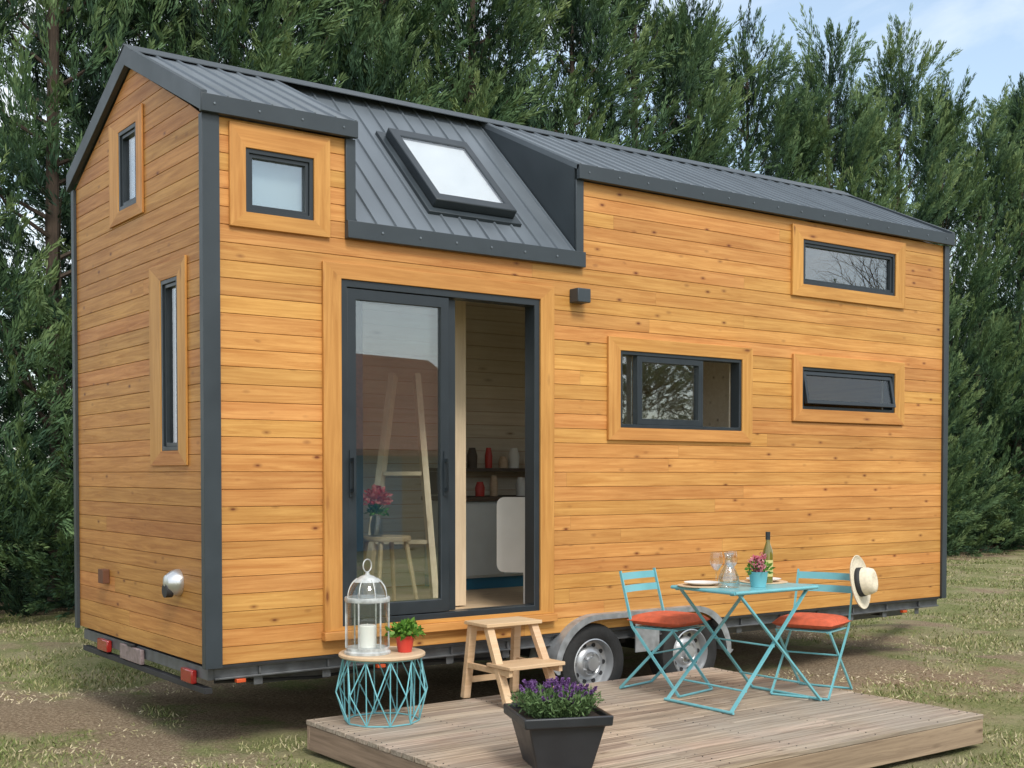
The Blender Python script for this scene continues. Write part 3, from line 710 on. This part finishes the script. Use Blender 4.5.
def cushion(c):
    b=B(); n=14
    vt={};vb={}
    for i in range(n+1):
        for j in range(n+1):
            u=-1+2*i/n; v=-1+2*j/n
            e=max(0,(1-abs(u)**3.6))*max(0,(1-abs(v)**3.6))
            th=.050*e**.40
            tuft=sum(.020*math.exp(-((u-a)**2+(v-c_)**2)/.03) for a in (-.35,.35) for c_ in (-.35,.35))
            pin=1-.03*(abs(u)*abs(v))
            x=u*.215*pin; y=v*.215*pin
            vt[i,j]=b.v((x,y,.038+th-tuft*(e>0)))
            vb[i,j]=b.v((x,y,.034-th*.66)) if 0<i<n and 0<j<n else vt[i,j]
    for i in range(n):
        for j in range(n):
            b.f([vt[i,j],vt[i+1,j],vt[i+1,j+1],vt[i,j+1]]); b.f([vb[i,j+1],vb[i+1,j+1],vb[i+1,j],vb[i,j]])
    o=b.done('seat_cushion','cush',None,ang=80)
    M0=Matrix.Translation(c.location)@Matrix.Rotation(c.rotation_euler.z,4,'Z')@Matrix.Translation((.005,0,.453))
    o.location=M0.translation; o.rotation_euler=(0,0,c.rotation_euler.z)
    tag(o,'terracotta square cushion on a turquoise bistro chair','cushion','cushions on the bistro chairs')
cushion(c1); cushion(c2)
hat=thing('straw_hat','cream straw hat with black ribbon hung on the chair back','hat',(4.05,-1.555,.955))
hat.rotation_euler=(0,R(80),R(-70)); hat.scale=(1.05,1.05,1.05)
b=B(); b.lathe([(.178,.016),(.17,.006),(.13,.0),(.092,.004),(.088,.03),(.084,.075),(.074,.102),(.048,.110),(.02,.100),(0,.098)],36); b.done('hat_body','straw',hat,solid=.004,ang=60)
b=B(); b.lathe([(.0945,.004),(.0915,.040)],36); b.done('ribbon','ribbon',hat,solid=-.002)

# ------------------------------------------------------------------ tableware
ztop=.20+hz+.001
b=B(); b.lathe([(0,0),(.033,0),(.034,.01),(.034,.20),(.031,.225),(.017,.265),(.0135,.28),(.0135,.33),(.015,.332),(.015,.345),(0,.346)],28)
bot=b.done('wine_bottle','bottle',None); bot.location=(TX+.20,TY-.02,ztop); tag(bot,'olive glass wine bottle with a pale label on the table','bottle')
b=B(); b.lathe([(.0348,.05),(.0348,.16)],28); b.done('bottle_label','label',bot)
b=B(); b.lathe([(.0157,.295),(.0157,.3465),(0,.347)],20); b.done('bottle_foil','frame',bot)
def wineglass(x,y):
    b=B(); b.lathe([(0,.002),(.036,.002),(.036,.004),(.006,.010),(.004,.02),(.004,.085),(.012,.095),(.036,.125),(.044,.155),(.041,.19),(.036,.215)],28)
    g=b.done('wine_glass','glasst',None); g.location=(x,y,ztop); tag(g,'stemmed clear wine glass on the turquoise table','wine glass','wine glasses on the table')
    b=B(); b.lathe([(0,.098),(.012,.097),(.033,.124),(.038,.138),(0,.138)],24); b.done('wine','wine',g)
wineglass(TX-.12,TY+.14); wineglass(TX+.05,TY+.17)
b=B(); b.lathe([(0,.0),(.060,0),(.068,.015),(.064,.07),(.040,.12),(.024,.15),(.022,.20),(.032,.225)],32); g=b.done('carafe','glasst',None,solid=.003); g.location=(TX-.21,TY-.06,ztop); tag(g,'clear glass carafe of water on the table','carafe')
b=B(); b.lathe([(0,.004),(.056,.004),(.064,.016),(.060,.07),(.052,.088),(0,.088)],28); b.done('water','glassc',g)
for i,(x,y) in enumerate(((TX-.27,TY+.12),(TX+.27,TY+.08))):
    b=B(); b.lathe([(0,.001),(.16,.001),(.16,.006),(0,.006)],40); o=b.done('place_mat','topw',None); o.location=(x,y,ztop); tag(o,'round woven place mat under a white plate','place mat','place mats on the table')
    b=B(); b.lathe([(0,.004),(.07,.004),(.115,.018),(.118,.021),(.07,.010),(0,.009)],40); o=b.done('plate','white',None); o.location=(x,y,ztop+.005); tag(o,'round white dinner plate on the turquoise table','plate','plates on the table')
fl=thing('flower_pot','pink flowers in a small turquoise pot on the table','flower pot',(TX-.02,TY-.14,ztop))
b=B(); b.lathe([(0,0),(.048,0),(.062,.095),(.065,.10),(.060,.10),(.057,.085),(0,.085)],28); b.done('plant_pot','turq',fl)
n=200; ph=rng.uniform(0,2*np.pi,n); el_=rng.uniform(.0,1.4,n); D=np.stack([np.cos(ph)*np.cos(el_),np.sin(ph)*np.cos(el_),np.sin(el_)],1)
cards('flower_leaves',D*rng.uniform(.01,.08,n)[:,None]+np.array([0,0,.095]),D+rng.normal(size=(n,3))*.4,rng.uniform(.025,.04,n),rng.uniform(.014,.022,n),rng.uniform(0,1,n),M['leafG'],fl)
n=420; ph=rng.uniform(0,2*np.pi,n); el_=rng.uniform(.3,1.5,n); D=np.stack([np.cos(ph)*np.cos(el_),np.sin(ph)*np.cos(el_),np.sin(el_)],1)
cl=rng.integers(0,11,n); cc=rng.normal(size=(11,3))*.030+np.array([0,0,.145])
cards('flower_blooms',cc[cl]+rng.normal(size=(n,3))*.011,D,rng.uniform(.014,.024,n),rng.uniform(.012,.018,n),rng.uniform(0,1,n),M['pink'],fl)

# ------------------------------------------------------------------ ground
def patch(x,y):
    x=np.asarray(x,float);y=np.asarray(y,float)
    v=.64+.15*np.sin(1.3*x+.7*y+1)*np.sin(.9*y-.5*x+2)+.17*np.sin(2.9*x-1.7*y)*np.sin(2.3*y+1.1*x+.6)+.15*np.sin(6.1*x+3.3*y+.4)*np.sin(5.3*y-4.1*x)+.08*np.sin(13*x+7*y)*np.sin(11*y-9*x)
    dx=np.maximum(np.maximum(-x,x-7.3),0); dy=np.maximum(np.maximum(-y,y-2.5),0); d=np.hypot(dx,dy)
    v=v-.36*np.exp(-(d/.95)**2)
    v=v-.45*np.exp(-((y-9.8)/2.0)**2)*(x<30)
    return np.clip(v,0,1)
def axis(lo,hi,step,far):
    a=list(np.arange(lo,hi+1e-6,step)); s=step;x=hi
    while x<far: s*=1.35; x+=s; a.append(x)
    s=step;x=lo
    while x>-far: s*=1.35; x-=s; a.insert(0,x)
    return np.array(a)
xs=axis(-8,26,.13,900); ys=axis(-6,14,.13,900)
X,Y=np.meshgrid(xs,ys); near=np.exp(-((np.hypot(X-8,Y-4))/40)**2)
Z=(.012*np.sin(2.1*X+1.3*Y)+.010*np.sin(3.7*Y-1.9*X)+.006*np.sin(8*X+5*Y))*near-.012
co=np.stack([X,Y,Z],2).reshape(-1,3); nx,ny=len(xs),len(ys)
idx=np.arange(nx*ny).reshape(ny,nx); q=np.stack([idx[:-1,:-1],idx[:-1,1:],idx[1:,1:],idx[1:,:-1]],2).reshape(-1,4)
me=bpy.data.meshes.new('ground'); me.from_pydata(co.tolist(),[],q.tolist())
at=me.attributes.new('grassy','FLOAT','POINT'); at.data.foreach_set('value',patch(X,Y).reshape(-1).astype(np.float32))
m,nt,bs=nmat('ground_soil_grass'); tc=N(nt,'ShaderNodeTexCoord'); at=N(nt,'ShaderNodeAttribute',attribute_name='grassy')
n1=N(nt,'ShaderNodeTexNoise'); n1.inputs['Scale'].default_value=7; n1.inputs['Detail'].default_value=12; n1.inputs['Roughness'].default_value=.8; L(nt,tc.outputs['Object'],n1.inputs['Vector'])
n2=N(nt,'ShaderNodeTexNoise'); n2.inputs['Scale'].default_value=48; n2.inputs['Detail'].default_value=8; n2.inputs['Roughness'].default_value=.8; L(nt,tc.outputs['Object'],n2.inputs['Vector'])
n3=N(nt,'ShaderNodeTexNoise'); n3.inputs['Scale'].default_value=1.6; n3.inputs['Detail'].default_value=6; L(nt,tc.outputs['Object'],n3.inputs['Vector'])
dirt=ramp(nt,n2.outputs[0],[(.34,(.10,.07,.045)),(.5,(.27,.20,.13)),(.66,(.52,.42,.29))])
grs=ramp(nt,n2.outputs[0],[(.34,(.09,.11,.04)),(.5,(.20,.215,.085)),(.68,(.40,.37,.19))])
straw=mixc(nt,ramp(nt,n3.outputs[0],[(.42,(0,0,0)),(.62,(.7,.7,.7))]),grs,(.38,.32,.20))
ad=N(nt,'ShaderNodeMath',operation='ADD'); L(nt,at.outputs['Fac'],ad.inputs[0]); L(nt,n1.outputs[0],ad.inputs[1])
L(nt,mixc(nt,ramp(nt,ad.outputs[0],[(.80,(0,0,0)),(1.08,(1,1,1))]),dirt,straw),bs.inputs['Base Color']); bs.inputs['Roughness'].default_value=.95; bs.inputs['Specular IOR Level'].default_value=.1
bp=N(nt,'ShaderNodeBump'); bp.inputs['Strength'].default_value=1.0; bp.inputs['Distance'].default_value=.04; L(nt,n1.outputs[0],bp.inputs['Height']); L(nt,bp.outputs[0],bs.inputs['Normal'])
me.materials.append(m); go=bpy.data.objects.new('ground',me); COL.objects.link(go); go['kind']='structure'
n=300000; cam=np.array([-2.8817,-7.0404])
dist=5.0+ (rng.uniform(0,1,n)**1.6)*24; ang=rng.uniform(R(-25),R(25),n)+.6293
gx=cam[0]+dist*np.sin(ang); gy=cam[1]+dist*np.cos(ang)
pv=patch(gx,gy); keep=(rng.uniform(0,1,n)<np.clip(pv*1.25-.14,.24,1)); keep&=~((gx>.45)&(gx<4.12)&(gy>-2.65)&(gy<-.1)); keep&=~((gx>.4)&(gx<7.0)&(gy>.3)&(gy<2.3)); keep&=(gy<9.5)
gx,gy,dist,pv=gx[keep],gy[keep],dist[keep],pv[keep]; n=len(gx)
P=np.stack([gx,gy,np.full(n,-.020)],1); flat=(pv<.42); D=np.stack([rng.normal(size=n)*(.7+1.3*flat),rng.normal(size=n)*(.7+1.3*flat),np.ones(n)],1)
ln=rng.uniform(.022,.052,n)*(.7+.6*pv); wd=rng.uniform(.004,.0062,n)*(1+dist/13)
cn=.5+.5*np.sin(.9*gx+1.9*gy)*np.sin(1.7*gx-.8*gy+1)
rd=np.clip(rng.beta(1.6,1.9,n)*.78+.27*cn+.32*flat,0,1)
g=cards('grass',P,D,ln,wd,rd,M['grass']); g['kind']='stuff'

# ------------------------------------------------------------------ conifers
def conifer(seed,H,Rd,nclump=165,npl=10,nlf=66,pw=.80):
    r_=np.random.default_rng(seed)
    t=np.concatenate([r_.uniform(0,1,nclump)**1.25*.90+.02,r_.uniform(.0,.12,30)]); nclump=len(t); ph=r_.uniform(0,2*np.pi,nclump)
    rad=Rd*(1-t)**pw*(1+.18*np.sin(2*ph+seed)+.14*np.sin(9*t+ph))*r_.uniform(.60,1.06,nclump)
    C=np.stack([rad*np.cos(ph),rad*np.sin(ph),t*H],1)
    O=np.stack([np.cos(ph),np.sin(ph),np.zeros(nclump)],1)*(.60+.35*(1-t)**3)[:,None]+np.array([0,0,1.])*(.85-.45*(1-t)**6)[:,None]+r_.normal(size=(nclump,3))*.18
    C=np.concatenate([C,np.array([[0,0,H*.80],[0.1,0,H*.85],[-.05,.1,H*.88],[0,0,H*.92]])]); O=np.concatenate([O,np.array([[.08,0,1],[.1,.05,1],[-.1,.05,1],[0.05,0,1.]])]); t=np.concatenate([t,[.8,.86,.9,.95]])
    nc=len(C); O/=np.linalg.norm(O,axis=1,keepdims=True)
    cl=(.90+.9*(1-t))*r_.uniform(.75,1.2,nc)
    cb=r_.uniform(0,1,nc)
    ci=np.repeat(np.arange(nc),npl); m=len(ci); s=r_.uniform(0,1,m)
    wid=(.33*(1-s)**.75+.02)*np.repeat(np.sqrt(cl),npl)
    off=r_.normal(size=(m,3))*.60*wid[:,None]
    PB=C[ci]+O[ci]*((s-.35)*cl[ci])[:,None]+off
    PD=O[ci]+off/(np.linalg.norm(off,axis=1,keepdims=True)+1e-6)*.38+r_.normal(size=(m,3))*.12; PD/=np.linalg.norm(PD,axis=1,keepdims=True)
    PL=r_.uniform(.34,.70,m)
    pb=r_.uniform(0,1,m)
    LA=np.cross(PD,r_.normal(size=(m,3))); LA/=np.linalg.norm(LA,axis=1,keepdims=True)
    NA=np.cross(PD,LA)
    li=np.repeat(np.arange(m),nlf); k=len(li); u=r_.uniform(0,1,k)
    lat=r_.uniform(-1,1,k)
    P=PB[li]+PD[li]*(u*PL[li])[:,None]+LA[li]*(lat*.085*(1-u)**.8)[:,None]+NA[li]*(r_.normal(size=k)*.020)[:,None]
    P[:,2]=np.maximum(P[:,2],.05)
    D=PD[li]+LA[li]*(lat*.50)[:,None]+r_.normal(size=(k,3))*.12
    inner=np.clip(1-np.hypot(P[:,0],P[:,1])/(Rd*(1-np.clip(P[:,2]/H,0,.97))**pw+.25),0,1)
    rv=np.clip(.28*cb[ci][li]+.22*pb[li]+.34*u+.10*r_.uniform(0,1,k)+.22*s[li]-.05-.52*inner,0,1)  # inner term darkens leaves deep in the crown, shade put into colour
    return P,D,r_.uniform(.06,.105,k),r_.uniform(.013,.021,k)*1.05,rv
protos=[]
for i,(H,Rd,pw) in enumerate(((10.0,1.9,.72),(10.0,1.7,.98),(10.0,2.1,.80))):
    e=thing('conifer_tree','tall dense green cypress conifer in the hedge behind the house','tree',(0,0,0),0,'row of tall conifers')
    b=B(); b.tube([(0,0,-.1),(.02,.02,1.5),(-.03,.03,4),(.02,-.02,7.5),(0,0,9.4)],[.14,.11,.08,.05,.015],10)
    rr0=random.Random(i)
    for k in range(42):
        a=rr0.uniform(0,6.28); z0=.5+k*.2; l=(Rd*.75)*(1-z0/10)**.8
        b.tube([(0,0,z0),(l*.5*math.cos(a),l*.5*math.sin(a),z0+.25*l),(l*math.cos(a),l*math.sin(a),z0+.75*l)],[.028,.018,.006],5)
    b.done('trunk','bark',e)
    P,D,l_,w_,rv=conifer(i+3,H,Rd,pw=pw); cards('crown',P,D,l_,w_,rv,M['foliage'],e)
    protos.append(e)
places=[]
x=.1; k=0
while x<13.0:
    places.append((x,9.4+random.uniform(-.5,.5),random.uniform(1.02,1.2),random.uniform(1.0,1.2),(0,2)[k%2])); x+=random.uniform(1.45,1.8); k+=1
def col(px,ty,Y=9.6):
    k_=(px-512)/1244; b_=Y+7.04; a=(.5886+k_*.8084)*b_/(.8084-k_*.5886); dd=.5886*a+.8084*b_
    return a-2.88,(1.7+(474-ty)/1244*dd)
for px,ty,sx in ((684,-15,.9),(742,14,.82),(788,74,.8),(828,14,.8),(862,78,.75),(895,24,.82),(938,70,.84),(978,100,.9),(1014,74,.95),(1050,70,1.1)):
    X_,Z_=col(px,ty); places.append((X_,9.6+random.uniform(-.1,.1),Z_/10.2,sx,(1,0,1,2)[k%4])); k+=1
x=3.6
while x<12:
    places.append((x,12.0+random.uniform(-.4,.4),random.uniform(.95,1.1),1.2,(0,2)[k%2])); x+=random.uniform(1.9,2.4); k+=1
while x<31:
    places.append((x,12.3+random.uniform(-.4,.4),random.uniform(.54,.66),1.3,(0,2)[k%2])); x+=random.uniform(1.9,2.4); k+=1
places+=[(20.5,-19.0,.62,1.1,0),(23.6,-17.6,.7,1.2,2),(28.0,-19.0,.75,1.1,0),(33.5,-18.0,.72,1.2,2),(16.8,-21.5,.5,1.0,1)]  # conifers out of view, added so the windows reflect foliage
used=set()
for (x,y,s,sxy,v) in places:
    rot=random.uniform(0,6.28)
    if v not in used:
        used.add(v); e=protos[v]; e.location=(x,y,0); e.rotation_euler=(0,0,rot); e.scale=(sxy,sxy,s)
    else: copy_thing(protos[v],(x,y,0),rot,'tall green conifer across the garden, added for window reflections' if y<0 else None,(sxy,sxy,s))

# unseen barn and bare trees opposite, added for reflections in the glazing
nb_=thing('reflection_barn','low tiled barn out of view, added for the door glass reflection','building',(10,-20.5,0),R(-12))
b=B(); b.box(-5,5,-3.5,3.5,0,2.3); b.prism([(-3.5,2.3),(3.5,2.3),(0,4.5)],lambda u,w,t:(t,u,w),-5,5); b.done('wall','render',nb_)
b=B(); b.prism([(-4,2.10),(0,4.62),(4,2.10),(4,2.24),(0,4.78),(-4,2.24)],lambda u,w,t:(t,u,w),-5.3,5.3); b.done('roof','roofT',nb_)
b=B(); b.box(-1,1,3.5,3.56,0,2.1); b.done('door','blue',nb_)
def reflection_bare_tree(loc,seed,H):
    rt=random.Random(seed); e=thing('reflection_bare_tree','leafless tree across from the house, added for window reflections','tree',loc,rt.uniform(0,6),'bare trees added for window reflections')
    bt=B(); bb=B()
    def grow(p,d,l,r,dep):
        tgt=bt if dep==0 else bb
        q=p+d*l*.5+Vector((rt.gauss(0,.04),rt.gauss(0,.04),0))*l; q2=q+(d+Vector((rt.gauss(0,.12),rt.gauss(0,.12),.08))).normalized()*l*.5
        tgt.tube([p,q,q2],[r,r*.85,r*.7],4,cap=False)
        if dep>=7: return
        for k in range(3 if dep<5 else 2):
            a=rt.uniform(0,6.28); sp=rt.uniform(.35,.8); o=d.orthogonal().normalized(); o=Matrix.Rotation(a,3,d)@o
            nd=(d*math.cos(sp)+o*math.sin(sp)+Vector((0,0,.12))).normalized()
            grow(q2 if k else q,nd,l*rt.uniform(.62,.82),r*.56,dep+1)
    grow(Vector((0,0,-.1)),Vector((0,0,1)),H*.26,H*.016,0)
    bt.done('trunk','bark',e); bb.done('branches','bark',e)
reflection_bare_tree((26.5,-16.0,0),2,10.5); reflection_bare_tree((31.0,-17.0,0),3,11)

# ------------------------------------------------------------------ camera
cd=bpy.data.cameras.new('camera'); co_=bpy.data.objects.new('camera',cd); COL.objects.link(co_); scene.camera=co_
co_.location=(-2.8817,-7.0404,1.6975); co_.rotation_euler=(math.pi/2-.0279,0,-.6293)
cd.sensor_width=36; cd.lens=1243.997/1024*36; cd.shift_y=(508.72-384)/1024; cd.clip_end=3000
# ------------------------------------------------------------------ light
w=bpy.data.worlds.new('World'); scene.world=w; w.use_nodes=True; nt=w.node_tree; bg=nt.nodes['Background']
az=R(180+12); el=R(48)
sky=N(nt,'ShaderNodeTexSky',sky_type='NISHITA'); sky.sun_disc=False; sky.sun_elevation=el; sky.sun_rotation=az; sky.air_density=1.0; sky.dust_density=1.5
tc=N(nt,'ShaderNodeTexCoord'); mp=N(nt,'ShaderNodeMapping'); mp.inputs['Scale'].default_value=(1,1,2.6); L(nt,tc.outputs['Generated'],mp.inputs[0])
cn=N(nt,'ShaderNodeTexNoise'); cn.inputs['Scale'].default_value=2.6; cn.inputs['Detail'].default_value=8; cn.inputs['Roughness'].default_value=.55; cn.inputs['Distortion'].default_value=.4; L(nt,mp.outputs[0],cn.inputs['Vector'])
cf=ramp(nt,cn.outputs[0],[(.38,(.18,.18,.18)),(.60,(.95,.95,.95))])
br=mixc(nt,1.0,sky.outputs[0],(1.55,1.6,1.5),'MULTIPLY')
L(nt,mixc(nt,cf,br,(8.2,8.5,8.7)),bg.inputs[0]); bg.inputs[1].default_value=.15
sd=bpy.data.lights.new('sun','SUN'); sd.energy=2.5; sd.angle=R(16); sd.color=(1,.965,.91); so=bpy.data.objects.new('sun',sd); COL.objects.link(so)
dv=Vector((math.sin(az)*math.cos(el),math.cos(az)*math.cos(el),math.sin(el)))
so.rotation_euler=dv.to_track_quat('Z','Y').to_euler(); so.location=dv*30
scene.view_settings.view_transform='Standard'; scene.view_settings.look='None'; scene.view_settings.exposure=0
